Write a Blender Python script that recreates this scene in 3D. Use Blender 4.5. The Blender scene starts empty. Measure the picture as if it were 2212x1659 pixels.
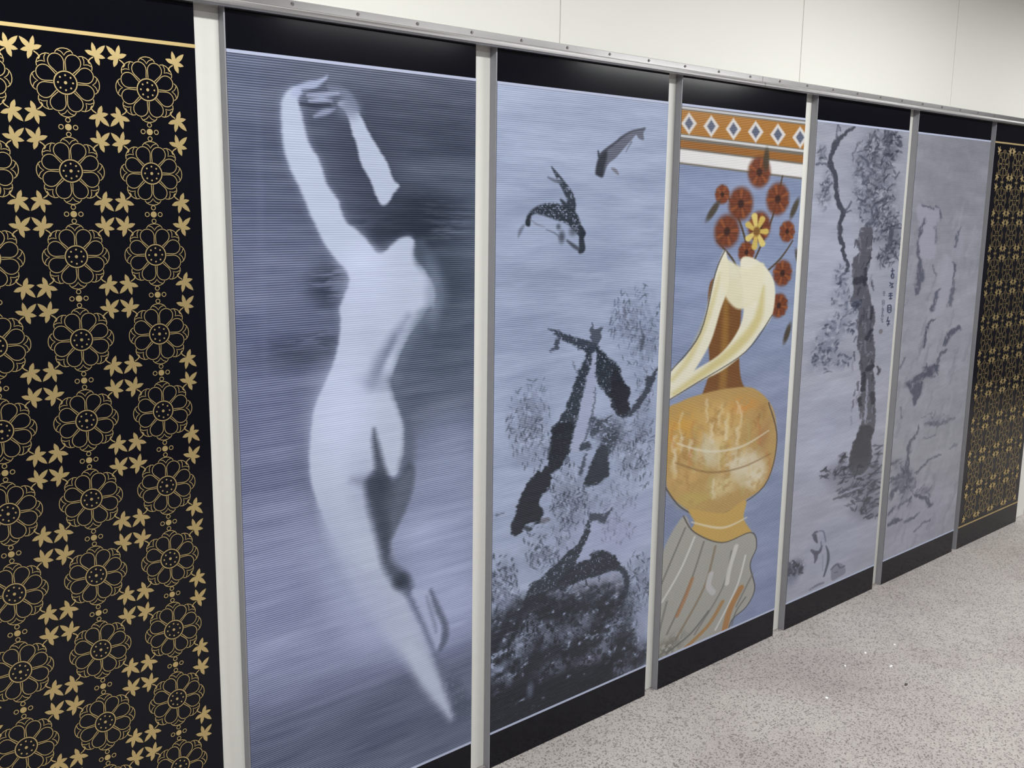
import bpy, bmesh, math, random
import numpy as np
from mathutils import Vector, Matrix
rnd = random.Random(7)
S = bpy.context.scene
COL = S.collection

# ------------------------------------------------------------------ camera frame
YAW, PITCH, ROLL, FPX, DIST, EYE = 0.727963, 0.177322, 0.0141594, 2163.57, 2.00595, 1.6
cy, sy = math.cos(YAW), math.sin(YAW)
FW = np.array([sy*math.cos(PITCH), cy*math.cos(PITCH), -math.sin(PITCH)])
_r = np.array([cy, -sy, 0.0]); _u = np.cross(_r, FW)
RT = math.cos(ROLL)*_r + math.sin(ROLL)*_u
UP = -math.sin(ROLL)*_r + math.cos(ROLL)*_u
CAM = np.array([0.0, -DIST, EYE])

def at(x, y, Y=0.0):
    """photo pixel -> (X, Z) on the wall plane at depth Y"""
    d = FW + RT*((x-1106)/FPX) - UP*((y-829.5)/FPX)
    P = CAM + d*((Y-CAM[1])/d[1])
    return P[0], P[2]

def on_floor(x, y, Z=0.0):
    d = FW + RT*((x-1106)/FPX) - UP*((y-829.5)/FPX)
    P = CAM + d*((Z-CAM[2])/d[2])
    return P[0], P[1]

def project(X, Z, Y=0.0):
    d = np.array([X, Y, Z]) - CAM; w = d @ FW
    return 1106 + FPX*(d @ RT)/w, 829.5 - FPX*(d @ UP)/w

def lin(c):
    c = np.asarray(c, dtype=np.float64)/255.0
    return np.where(c <= 0.04045, c/12.92, ((c+0.055)/1.055)**2.4)

# ------------------------------------------------------------------ materials
def new_mat(name):
    m = bpy.data.materials.new(name); m.use_nodes = True
    nt = m.node_tree
    return m, nt, nt.nodes['Principled BSDF']

def flat_mat(name, rgb, rough=0.5, metal=0.0, spec=0.5, grain=0.0, scale=40.0, bump=0.0):
    m, nt, b = new_mat(name)
    c = tuple(lin(rgb)) + (1.0,)
    b.inputs['Roughness'].default_value = rough
    b.inputs['Metallic'].default_value = metal
    b.inputs['Specular IOR Level'].default_value = spec
    tc = nt.nodes.new('ShaderNodeTexCoord')
    n = nt.nodes.new('ShaderNodeTexNoise')
    n.inputs['Scale'].default_value = scale; n.inputs['Detail'].default_value = 4
    nt.links.new(tc.outputs['Object'], n.inputs['Vector'])
    mx = nt.nodes.new('ShaderNodeMix'); mx.data_type = 'RGBA'
    mx.inputs['A'].default_value = tuple(v*(1-grain) for v in c[:3]) + (1,)
    mx.inputs['B'].default_value = tuple(min(1, v*(1+grain)) for v in c[:3]) + (1,)
    nt.links.new(n.outputs['Fac'], mx.inputs['Factor'])
    nt.links.new(mx.outputs['Result'], b.inputs['Base Color'])
    if bump:
        bp = nt.nodes.new('ShaderNodeBump'); bp.inputs['Strength'].default_value = bump
        bp.inputs['Distance'].default_value = 0.002
        nt.links.new(n.outputs['Fac'], bp.inputs['Height'])
        nt.links.new(bp.outputs['Normal'], b.inputs['Normal'])
    return m

M_BLACK = flat_mat('black glass', (13, 13, 21), 0.12, 0, 0.2, 0.15, 6)
M_CREAM = flat_mat('cream enamel', (224, 224, 218), 0.45, 0, 0.4, 0.03, 30)
M_UPPER = flat_mat('cream wall board', (231, 231, 224), 0.5, 0, 0.35, 0.02, 3)
M_ALU = flat_mat('brushed aluminium', (190, 189, 190), 0.17, 0.85, 0.5, 0.05, 60)
M_EDGE = flat_mat('grey anodised edge', (150, 150, 156), 0.45, 0.35, 0.5, 0.06, 25)
M_SCREW = flat_mat('steel screw', (120, 118, 116), 0.35, 0.8, 0.5, 0.1, 200)
M_GOLD = flat_mat('printed gold', (206, 183, 128), 0.40, 0.8, 0.5, 0.10, 22)
M_LINE = flat_mat('printed pale line', (172, 180, 206), 0.4, 0, 0.5, 0.04, 50)
M_JOINT = flat_mat('dark joint', (110, 108, 100), 0.8)
M_CEIL = flat_mat('ceiling white', (222, 222, 218), 0.8)
M_FAR = flat_mat('far wall grey', (92, 92, 96), 0.6)
M_PAPER = flat_mat('white paper', (245, 245, 245), 0.8)
M_DIRT = flat_mat('dark scrap', (70, 66, 64), 0.8)

def floor_mat():
    m, nt, b = new_mat('speckled stone floor')
    L = nt.links.new
    tc = nt.nodes.new('ShaderNodeTexCoord')
    def noise(scale, detail, rough=0.5):
        n = nt.nodes.new('ShaderNodeTexNoise'); n.inputs['Scale'].default_value = scale
        n.inputs['Detail'].default_value = detail; n.inputs['Roughness'].default_value = rough
        L(tc.outputs['Object'], n.inputs['Vector']); return n
    def ramp(src, stops):
        r = nt.nodes.new('ShaderNodeValToRGB'); e = r.color_ramp.elements
        while len(e) < len(stops): e.new(0.5)
        for k, (p, c) in enumerate(stops):
            e[k].position = p; e[k].color = tuple(lin(c)) + (1,)
        L(src, r.inputs['Fac']); return r
    def mul(a, c, fac=1.0, mode='MULTIPLY'):
        x = nt.nodes.new('ShaderNodeMix'); x.data_type = 'RGBA'; x.blend_type = mode
        x.inputs['Factor'].default_value = fac
        L(a, x.inputs['A']); L(c, x.inputs['B']); return x.outputs['Result']
    base = ramp(noise(330, 2).outputs['Fac'], [(0.30, (180, 177, 176)), (0.5, (193, 189, 188)), (0.72, (205, 202, 201))])
    v = nt.nodes.new('ShaderNodeTexVoronoi'); v.inputs['Scale'].default_value = 215
    v.inputs['Randomness'].default_value = 1.0
    L(tc.outputs['Object'], v.inputs['Vector'])
    sep = nt.nodes.new('ShaderNodeSeparateColor'); L(v.outputs['Color'], sep.inputs['Color'])
    fleck = ramp(sep.outputs['Red'], [(0.0, (168, 165, 164)), (0.14, (190, 187, 186)), (0.26, (240, 239, 238)), (1.0, (250, 248, 246))])
    fleck2 = ramp(noise(270, 3, 0.6).outputs['Fac'], [(0.34, (184, 182, 181)), (0.46, (252, 251, 249))])
    stain = ramp(noise(1.6, 4, 0.6).outputs['Fac'], [(0.34, (228, 225, 226)), (0.6, (255, 255, 255))])
    c = mul(base.outputs['Color'], fleck.outputs['Color'])
    c = mul(c, fleck2.outputs['Color'])
    c = mul(c, stain.outputs['Color'])
    L(c, b.inputs['Base Color'])
    b.inputs['Roughness'].default_value = 0.55
    b.inputs['Specular IOR Level'].default_value = 0.3
    return m

def print_mat(strength=1.0):
    """print made of horizontal ink lines, like a line screen, on the panel's glass"""
    m, nt, b = new_mat('line screen print')
    L = nt.links.new
    def math_(op, a, c=None):
        n = nt.nodes.new('ShaderNodeMath'); n.operation = op
        for k, v in enumerate((a, c)):
            if v is None: continue
            if isinstance(v, (int, float)): n.inputs[k].default_value = v
            else: L(v, n.inputs[k])
        return n.outputs[0]
    at_ = nt.nodes.new('ShaderNodeAttribute'); at_.attribute_name = 'ink'
    g = nt.nodes.new('ShaderNodeTexCoord'); sp = nt.nodes.new('ShaderNodeSeparateXYZ')
    L(g.outputs['Object'], sp.inputs[0])
    w = math_('COSINE', math_('MULTIPLY', sp.outputs['Z'], 2*math.pi/0.0052))
    bw = nt.nodes.new('ShaderNodeRGBToBW'); L(at_.outputs['Color'], bw.inputs[0])
    mr = nt.nodes.new('ShaderNodeMapRange')
    mr.inputs['From Min'].default_value = 0.12; mr.inputs['From Max'].default_value = 0.42
    mr.inputs['To Min'].default_value = 0.55*strength; mr.inputs['To Max'].default_value = 0.16
    L(bw.outputs[0], mr.inputs['Value'])
    f = math_('ADD', math_('MULTIPLY', w, mr.outputs[0]), 1.0)
    vm = nt.nodes.new('ShaderNodeVectorMath'); vm.operation = 'SCALE'
    L(at_.outputs['Color'], vm.inputs[0]); L(f, vm.inputs['Scale'])
    L(vm.outputs[0], b.inputs['Base Color'])
    b.inputs['Roughness'].default_value = 0.22
    b.inputs['Specular IOR Level'].default_value = 0.35
    return m
M_PRINT, M_PRINT_SOFT, M_PRINT_FAINT = print_mat(), print_mat(0.6), print_mat(0.3)

# ------------------------------------------------------------------ mesh helpers
def link(name, me, mat, parent=None):
    o = bpy.data.objects.new(name, me); COL.objects.link(o)
    me.materials.append(mat)
    if parent is not None: o.parent = parent
    return o

def from_bm(name, bm, mat, parent=None, smooth=False):
    me = bpy.data.meshes.new(name); bm.to_mesh(me); bm.free()
    if smooth:
        for p in me.polygons: p.use_smooth = True
    return link(name, me, mat, parent)

def bm_box(bm, x0, x1, y0, y1, z0, z1, bevel=0.0):
    r = bmesh.ops.create_cube(bm, size=1.0)
    vs = r['verts']
    for v in vs:
        v.co = Vector((x0+(v.co.x+.5)*(x1-x0), y0+(v.co.y+.5)*(y1-y0), z0+(v.co.z+.5)*(z1-z0)))
    if bevel:
        es = list({e for v in vs for e in v.link_edges})
        bmesh.ops.bevel(bm, geom=es, offset=bevel, segments=2, affect='EDGES')

def box(name, dims, mat, parent=None, bevel=0.0):
    bm = bmesh.new(); bm_box(bm, *dims, bevel=bevel)
    return from_bm(name, bm, mat, parent)

def empty(name, loc):
    o = bpy.data.objects.new(name, None); COL.objects.link(o); o.location = loc
    o.empty_display_size = 0.1
    return o

def tag(o, label=None, cat=None, group=None, kind=None):
    if label: o['label'] = label
    if cat: o['category'] = cat
    if group: o['group'] = group
    if kind: o['kind'] = kind
    return o

def local(o, root):
    """o was built in world coordinates; hang it under root keeping its place"""
    o.parent = root
    o.matrix_parent_inverse = Matrix.Translation(-Vector(root.location))
    return o

# ------------------------------------------------------------------ the print drawing engine
class Noise:
    def __init__(s, seed):
        s.t = np.random.RandomState(seed).rand(256, 256)
    def __call__(s, x, y):
        xi = np.floor(x).astype(int); yi = np.floor(y).astype(int)
        fx = x-xi; fy = y-yi
        fx = fx*fx*(3-2*fx); fy = fy*fy*(3-2*fy)
        t = s.t; a = t[xi % 256, yi % 256]; b = t[(xi+1) % 256, yi % 256]
        c = t[xi % 256, (yi+1) % 256]; d = t[(xi+1) % 256, (yi+1) % 256]
        return (a*(1-fx)+b*fx)*(1-fy)+(c*(1-fx)+d*fx)*fy
    def fbm(s, x, y, oct=4):
        r = 0; am = 0.5; tot = 0
        for k in range(oct):
            r = r + am*s(x+17.3*k, y+9.1*k); tot += am; x = x*2.03; y = y*2.03; am *= 0.55
        return r/tot

def sstep(a, b, x):
    t = np.clip((x-a)/(b-a), 0, 1); return t*t*(3-2*t)

def spline(p, closed, n=6):
    p = np.asarray(p, float); m = len(p); out = []
    rng = range(m) if closed else range(m-1)
    for i in rng:
        if closed: a, b, c, d = p[(i-1) % m], p[i], p[(i+1) % m], p[(i+2) % m]
        else: a, b, c, d = p[max(i-1, 0)], p[i], p[i+1], p[min(i+2, m-1)]
        for k in range(n):
            t = k/n
            out.append(0.5*((2*b)+(c-a)*t+(2*a-5*b+4*c-d)*t*t+(3*b-a-3*c+d)*t**3))
    if not closed: out.append(p[-1])
    return np.array(out)

def K(ox, oy, s, pts):
    """points read off an enlarged detail of the photograph"""
    return [(ox+x/s, oy+y/s) for x, y in pts]

class Art:
    def __init__(s, x0, x1, z0, z1, nx, nz, base, seed):
        s.x0, s.x1, s.z0, s.z1, s.nx, s.nz = x0, x1, z0, z1, nx, nz
        xc, zc = (x0+x1)/2, (z0+z1)/2
        u0, v0 = project(xc, zc); s.sx = (project(xc+.05, zc)[0]-u0)/.05; s.sz = -(project(xc, zc+.05)[1]-v0)/.05
        X, Z = np.meshgrid(np.linspace(x0, x1, nx+1), np.linspace(z1, z0, nz+1))
        s.X, s.Z = X, Z
        s.A, s.B = X*s.sx, -Z*s.sz
        s.C = np.empty(X.shape+(3,)); s.C[:] = base
        s.n = Noise(seed); s.r = random.Random(seed); s.wob = (0.0, 8.0, (1, 1))
    def P(s, pts):
        return np.array([(a*s.sx, -b*s.sz) for a, b in (at(x, y) for x, y in pts)])
    def win(s, lo, hi, pad):
        i0 = max(0, int((lo[1]-pad+s.z1*s.sz)/((s.z1-s.z0)*s.sz)*s.nz)-1)
        i1 = min(s.nz+1, int((hi[1]+pad+s.z1*s.sz)/((s.z1-s.z0)*s.sz)*s.nz)+3)
        j0 = max(0, int((lo[0]-pad-s.x0*s.sx)/((s.x1-s.x0)*s.sx)*s.nx)-1)
        j1 = min(s.nx+1, int((hi[0]+pad-s.x0*s.sx)/((s.x1-s.x0)*s.sx)*s.nx)+3)
        return (slice(i0, max(i0, i1)), slice(j0, max(j0, j1)))
    def tex(s, W, sc, lo, hi, st=(1, 1)):
        return sstep(lo, hi, s.n.fbm(s.A[W]/sc/st[0], s.B[W]/sc/st[1]))
    def warp(s, W):
        am, sc, st = s.wob
        A, B = s.A[W], s.B[W]
        if not am: return A, B
        u, v = A/sc/st[0], B/sc/st[1]
        return A+am*(s.n.fbm(u+31, v+7, 3)-.5)*2, B+am*(s.n.fbm(u+3, v+71, 3)-.5)*2
    def tufts(s, c, rx, ry, n, L, w, col, alpha=.8, ang=90, spread=40):
        for _ in range(n):
            t, q = s.r.uniform(0, 2*math.pi), math.sqrt(s.r.random())
            x, y = c[0]+rx*q*math.cos(t), c[1]+ry*q*math.sin(t)
            g = math.radians(ang+s.r.gauss(0, spread)); l = L*s.r.uniform(.5, 1.3)
            dx, dy = l*math.cos(g), -l*math.sin(g)
            s.stroke([(x-dx/2, y-dy/2), (x+s.r.uniform(-.15, .15)*l, y), (x+dx/2, y+dy/2)], [w*.4, w, w*.3], col, 1.6, alpha*s.r.uniform(.4, 1))
    def put(s, W, al, col, tex=None):
        if tex is not None: al = al*s.tex(W, *tex)
        al = al[..., None]
        s.C[W] = s.C[W]*(1-al)+np.asarray(col, float)*al
    def fill(s, pts, col, soft=2.0, alpha=1.0, tex=None, sm=True):
        p = s.P(pts); p = spline(p, True) if sm else p
        W = s.win(p.min(0), p.max(0), soft*2)
        A, B = s.warp(W)
        if A.size == 0: return
        d2 = np.full(A.shape, 1e12); ins = np.zeros(A.shape, bool)
        for (ax, ay), (bx, by) in zip(p, np.roll(p, -1, 0)):
            ex, ey = bx-ax, by-ay; L2 = ex*ex+ey*ey
            if L2 < 1e-12: continue
            t = np.clip(((A-ax)*ex+(B-ay)*ey)/L2, 0, 1)
            d2 = np.minimum(d2, (A-ax-t*ex)**2+(B-ay-t*ey)**2)
            if ay != by:
                ins ^= ((ay > B) != (by > B)) & (A < (bx-ax)*(B-ay)/(by-ay)+ax)
        d = np.sqrt(d2)*np.where(ins, -1, 1)
        s.put(W, alpha*sstep(soft, -soft, d), col, tex)
    def stroke(s, pts, w, col, soft=1.5, alpha=1.0, tex=None):
        p = s.P(pts); n = len(p)
        w = np.full(n, float(w)) if np.isscalar(w) else np.asarray(w, float)
        q = spline(np.c_[p, w], False)
        W = s.win(q[:, :2].min(0), q[:, :2].max(0), soft*2+w.max())
        A, B = s.warp(W)
        if A.size == 0: return
        d = np.full(A.shape, 1e9)
        for (ax, ay, aw), (bx, by, bw) in zip(q[:-1], q[1:]):
            ex, ey = bx-ax, by-ay; L2 = ex*ex+ey*ey
            if L2 < 1e-12: continue
            t = np.clip(((A-ax)*ex+(B-ay)*ey)/L2, 0, 1)
            d = np.minimum(d, np.sqrt((A-ax-t*ex)**2+(B-ay-t*ey)**2)-(aw+(bw-aw)*t)/2)
        s.put(W, alpha*sstep(soft, -soft, d), col, tex)
    def blob(s, c, rx, ry, col, alpha=1.0, ang=0.0, tex=None, hard=0.0):
        p = s.P([c])[0]; r = max(rx, ry)*1.7
        W = s.win(p-r, p+r, 0)
        A, B = s.A[W]-p[0], s.B[W]-p[1]
        if A.size == 0: return
        ca, sa = math.cos(math.radians(ang)), math.sin(math.radians(ang))
        q = np.sqrt(((A*ca+B*sa)/rx)**2+((-A*sa+B*ca)/ry)**2)
        s.put(W, alpha*sstep(1.5-hard*.45, 0.1+hard*.8, q), col, tex)
    def wash(s, sc, st, amp, seed=0, tint=(1, 1, 1)):
        f = s.n.fbm(s.A/sc/st[0]+seed, s.B/sc/st[1]+seed*.7)-0.5
        s.C += f[..., None]*amp*np.asarray(tint)
    def mesh(s, name, root, y, mat):
        nx, nz = s.nx, s.nz
        me = bpy.data.meshes.new(name)
        nv = (nx+1)*(nz+1); nf = nx*nz
        co = np.empty((nv, 3), np.float32)
        co[:, 0] = s.X.ravel()-root.location.x; co[:, 1] = y-root.location.y; co[:, 2] = s.Z.ravel()-root.location.z
        i, j = np.meshgrid(np.arange(nz), np.arange(nx), indexing='ij')
        a = (i*(nx+1)+j).ravel()
        f = np.stack([a, a+nx+1, a+nx+2, a+1], 1).astype(np.int32)
        me.vertices.add(nv); me.vertices.foreach_set('co', co.ravel())
        me.loops.add(nf*4); me.loops.foreach_set('vertex_index', f.ravel())
        me.polygons.add(nf); me.polygons.foreach_set('loop_start', np.arange(0, nf*4, 4, dtype=np.int32))
        me.update(calc_edges=True)
        c = np.ones((nv, 4), np.float32); q = s.C.reshape(-1, 3); q = q*.9+q.mean(1, keepdims=True)*.1
        c[:, :3] = lin(np.clip(q, 0, 255))
        ca = me.color_attributes.new('ink', 'FLOAT_COLOR', 'POINT'); ca.data.foreach_set('color', c.ravel())
        return link(name, me, mat, root)

# ------------------------------------------------------------------ layout along the wall (metres)
EDGES = [(0.248, 0.918), (0.982, 1.653), (1.7195, 2.398), (2.458, 3.1335), (3.205, 3.871), (3.940, 4.609), (4.654, 5.339)]
TOP_LINE, BOT_LINE, BOARD_TOP = 1.9051, 0.1089, 1.9895
DEEP = 0.024

def draw_bather(a):
    D = (58, 66, 84)
    # tones of the photographic ground
    a.blob((560, 420), 260, 330, (84, 93, 118), .8)
    a.blob((900, 300), 260, 200, (66, 74, 92), .8)
    a.blob((960, 640), 170, 330, (74, 86, 104), .8)
    a.blob((560, 1000), 150, 420, (104, 112, 146), .9)
    a.blob((580, 1330), 260, 220, (138, 147, 184), .9)
    a.blob((760, 1420), 230, 150, (134, 143, 180), .8)
    a.blob((950, 1180), 160, 230, (150, 161, 198), 1)
    a.blob((980, 1010), 110, 150, (128, 139, 172), .8)
    a.blob((980, 1330), 130, 130, (146, 156, 194), .9)
    a.blob((640, 1580), 330, 90, (92, 100, 130), .8)
    a.blob((800, 1570), 320, 70, (84, 92, 120), .7, -14)
    a.blob((1000, 1590), 120, 60, (80, 92, 116), .6)
    a.wash(60, (6, 1), 30, 3); a.wash(14, (7, 1), 22, 9)
    a.blob((700, 742), 120, 30, (50, 58, 78), .6, 0, (9, .35, .6, (5, 1)))
    a.blob((660, 770), 100, 28, (56, 64, 84), .6)
    a.blob((716, 615), 50, 46, (44, 52, 70), .8, 0, (8, .3, .6, (5, 1)))
    # hair blown to the right
    a.blob((900, 480), 130, 62, (36, 44, 60), 1, 0, (7, .25, .55, (9, 1)))
    a.blob((880, 470), 90, 70, (40, 48, 64), .9, 0, None)
    a.blob((960, 610), 60, 80, (58, 70, 86), .8)
    a.blob((790, 360), 70, 120, (56, 63, 82), .8, -20)
    a.blob((815, 510), 22, 26, (38, 46, 62), .9)
    B1 = (174, 185, 210)
    c4 = (480, 80, 2.765); c5 = (480, 640, 2.765); c6 = (480, 1059, 2.765)
    c7 = (480, 820, 2.1317)
    a.wob = (1.8, 7, (5, .6))
    # blurred lower leg melting into the ground
    a.blob((745, 1240), 60, 110, (150, 160, 194), .6, -24); a.blob((800, 1340), 70, 120, (158, 168, 204), .6, -34)
    torso = K(*c4, [(440, 300), (385, 325), (352, 400), (352, 520), (362, 640), (385, 730), (420, 820), (455, 890), (490, 970),
        (520, 1050), (560, 1130), (590, 1200), (640, 1280), (700, 1350), (745, 1400), (757, 1460), (735, 1530), (700, 1620)]) + \
        K(*c5, [(705, 130), (700, 230), (685, 330), (655, 420), (620, 500), (580, 590), (550, 670), (535, 750), (525, 850),
        (520, 950), (522, 1050), (535, 1130), (560, 1210)]) + K(*c7, [(460, 620), (510, 720), (570, 810), (650, 870), (720, 860), (735, 790), (715, 680), (680, 560)]) + \
        K(*c5, [(860, 1110), (900, 1040), (960, 1060), (1030, 1070), (1070, 1000), (1085, 900), (1085, 790), (1060, 690), (1030, 600), (1005, 520), (1030, 430),
        (1070, 330), (1120, 230), (1180, 150), (1240, 60)]) + \
        K(*c4, [(1262, 1620), (1268, 1500), (1215, 1400), (1150, 1310), (1150, 1230), (1120, 1195), (1060, 1205), (1000, 1250), (965, 1288),
        (920, 1285), (860, 1210), (800, 1150), (745, 1110), (710, 1040), (690, 970), (630, 890), (600, 800), (570, 720), (520, 640),
        (490, 540), (470, 450), (455, 390)])
    a.fill(torso, (150, 160, 190), 16, .55)
    a.fill(torso, B1, 5, .95)
    a.stroke(K(*c7, [(575, 560), (590, 640), (635, 760), (685, 880), (745, 1000), (812, 1120), (885, 1240), (952, 1370), (1012, 1480), (1055, 1560)]), [112, 114, 108, 98, 88, 76, 62, 46, 26, 6], (171, 182, 208), 17, .86)
    a.blob((690, 1180), 60, 130, (146, 156, 190), .45, -24); a.blob((780, 1310), 50, 110, (150, 160, 194), .5, -34)
    a.stroke(K(*c7, [(860, 1230), (930, 1340), (990, 1440), (1050, 1550)]), [20, 34, 26, 6], (174, 185, 212), 10, .8)
    # right flank turning into shade
    a.stroke(K(*c4, [(1190, 1230), (1195, 1310), (1262, 1400), (1310, 1500), (1300, 1600)]) + K(*c5, [(1200, 130), (1130, 250), (1080, 360), (1050, 470)]), [10, 30, 26, 24, 26, 30, 26, 24, 20], (92, 104, 126), 16, .75)
    a.blob((908, 545), 16, 30, (62, 74, 90), .7); a.blob((935, 640), 20, 70, (120, 131, 156), .6)
    a.stroke(K(*c5, [(1110, 120), (1040, 230), (990, 300), (930, 380), (900, 460), (880, 530)]), [12, 26, 26, 22, 18, 22], (128, 138, 166), 12, .75)
    a.stroke(K(*c5, [(1030, 240), (960, 380), (900, 520)]), [8, 14, 18], (96, 107, 132), 9, .55)
    a.blob((815, 825), 44, 24, (132, 142, 168), .7, 10)
    a.stroke(K(*c5, [(1010, 500), (1040, 590), (1080, 680), (1110, 780), (1115, 900), (1100, 1010)]), [14, 16, 16, 20, 26, 34], (84, 95, 116), 12, .75)
    a.blob((800, 720), 30, 60, (166, 176, 202), .5); a.blob((740, 900), 70, 130, (192, 202, 234), .6); a.blob((790, 610), 60, 90, (186, 196, 226), .5)
    a.blob((780, 560), 40, 30, (190, 200, 230), .5)
    a.blob((790, 1060), 40, 90, (150, 160, 190), .5, -10)
    # the fold and the shaded second thigh
    a.stroke(K(*c5, [(905, 795), (915, 880), (930, 960), (945, 1050), (950, 1130)]), [4, 14, 18, 26, 40], (60, 68, 86), 9, .85)
    a.stroke(K(*c5, [(780, 1095), (850, 1105), (920, 1120)]), [6, 22, 34], (96, 104, 130), 16, .55)
    a.fill(K(*c5, [(880, 1100), (950, 1085), (1010, 1100), (1060, 1070), (1110, 990), (1145, 1030), (1140, 1120), (1120, 1200), (1080, 1300), (1040, 1380), (1005, 1460), (990, 1540),
        (960, 1500), (935, 1400), (915, 1300), (895, 1190)]), (72, 82, 100), 9, .9)
    a.fill(K(*c5, [(1060, 1090), (1130, 1040), (1140, 1120), (1110, 1230), (1060, 1340), (1010, 1430), (1000, 1330), (1030, 1200)]), (92, 102, 122), 10, .6)
    a.blob((818, 1050), 26, 36, (48, 55, 72), .8, -10)
    a.stroke(K(*c7, [(680, 480), (705, 580), (735, 690), (745, 780), (770, 860), (830, 930), (855, 960)]), [22, 34, 34, 24, 26, 34, 22], (58, 67, 86), 12, .8)
    a.blob((866, 1254), 20, 20, (46, 54, 72), .9, -30)
    # second calf and foot
    a.fill(K(*c6, [(1130, 600), (1200, 590), (1240, 610), (1290, 720), (1310, 860), (1280, 950), (1255, 960), (1200, 820), (1150, 680)]), (160, 170, 204), 5, .85)
    a.stroke(K(*c7, [(850, 980), (920, 1120), (980, 1260), (1030, 1360)]), [14, 10, 10, 18], (96, 106, 134), 8, .8)
    a.stroke(K(*c7, [(960, 970), (990, 1050), (1025, 1130), (1025, 1190), (1005, 1240)]), [6, 14, 14, 18, 10], (74, 84, 106), 7, .75)
    a.stroke(K(*c7, [(940, 1000), (965, 1080), (985, 1160)]), [5, 10, 6], (116, 126, 154), 6, .7)
    a.blob((985, 1490), 24, 60, (76, 86, 108), .7, -25, (8, .3, .6))
    a.blob((1000, 1530), 30, 34, (72, 82, 104), .6, 0, (8, .3, .6))
    # raised hands and forearm
    a.fill(K(*c4, [(440, 365), (410, 330), (450, 285), (520, 262), (570, 255), (628, 228), (610, 265), (560, 300), (490, 330)]), (160, 171, 204), 4, .9)
    a.fill(K(*c4, [(690, 400), (720, 380), (760, 390), (820, 460), (870, 560), (930, 660), (990, 760), (1020, 850), (1057, 885), (1020, 940), (985, 998), (945, 998),
        (910, 930), (880, 850), (830, 760), (800, 640), (770, 560), (755, 490), (730, 440)]), B1, 4, .95)
    a.blob((752, 232), 26, 24, (110, 120, 146), .8, 35)
    a.stroke(K(*c4, [(640, 300), (700, 320), (750, 360), (800, 430)]), [10, 16, 20, 14], (112, 122, 148), 6, .8)
    for p, w_, c_ in [([(510, 345), (600, 345), (690, 338)], [6, 12, 6], (152, 162, 192)), ([(520, 380), (590, 375), (650, 380)], [4, 8, 4], (158, 168, 200)),
                      ([(550, 475), (610, 450), (670, 430)], [5, 12, 4], (136, 146, 176)), ([(470, 400), (560, 410), (640, 405)], [5, 8, 4], (44, 50, 68)), ([(480, 320), (560, 315), (620, 318)], [4, 6, 4], (70, 78, 100))]:
        a.stroke(K(*c4, p), w_, c_, 4, .85)
    a.wob = (0, 8, (1, 1))
    a.wash(10, (8, 1), 10, 5); a.wash(4, (14, .5), 9, 15)
    a.blob((565, 560), 9, 400, (110, 118, 150), .18)

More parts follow.
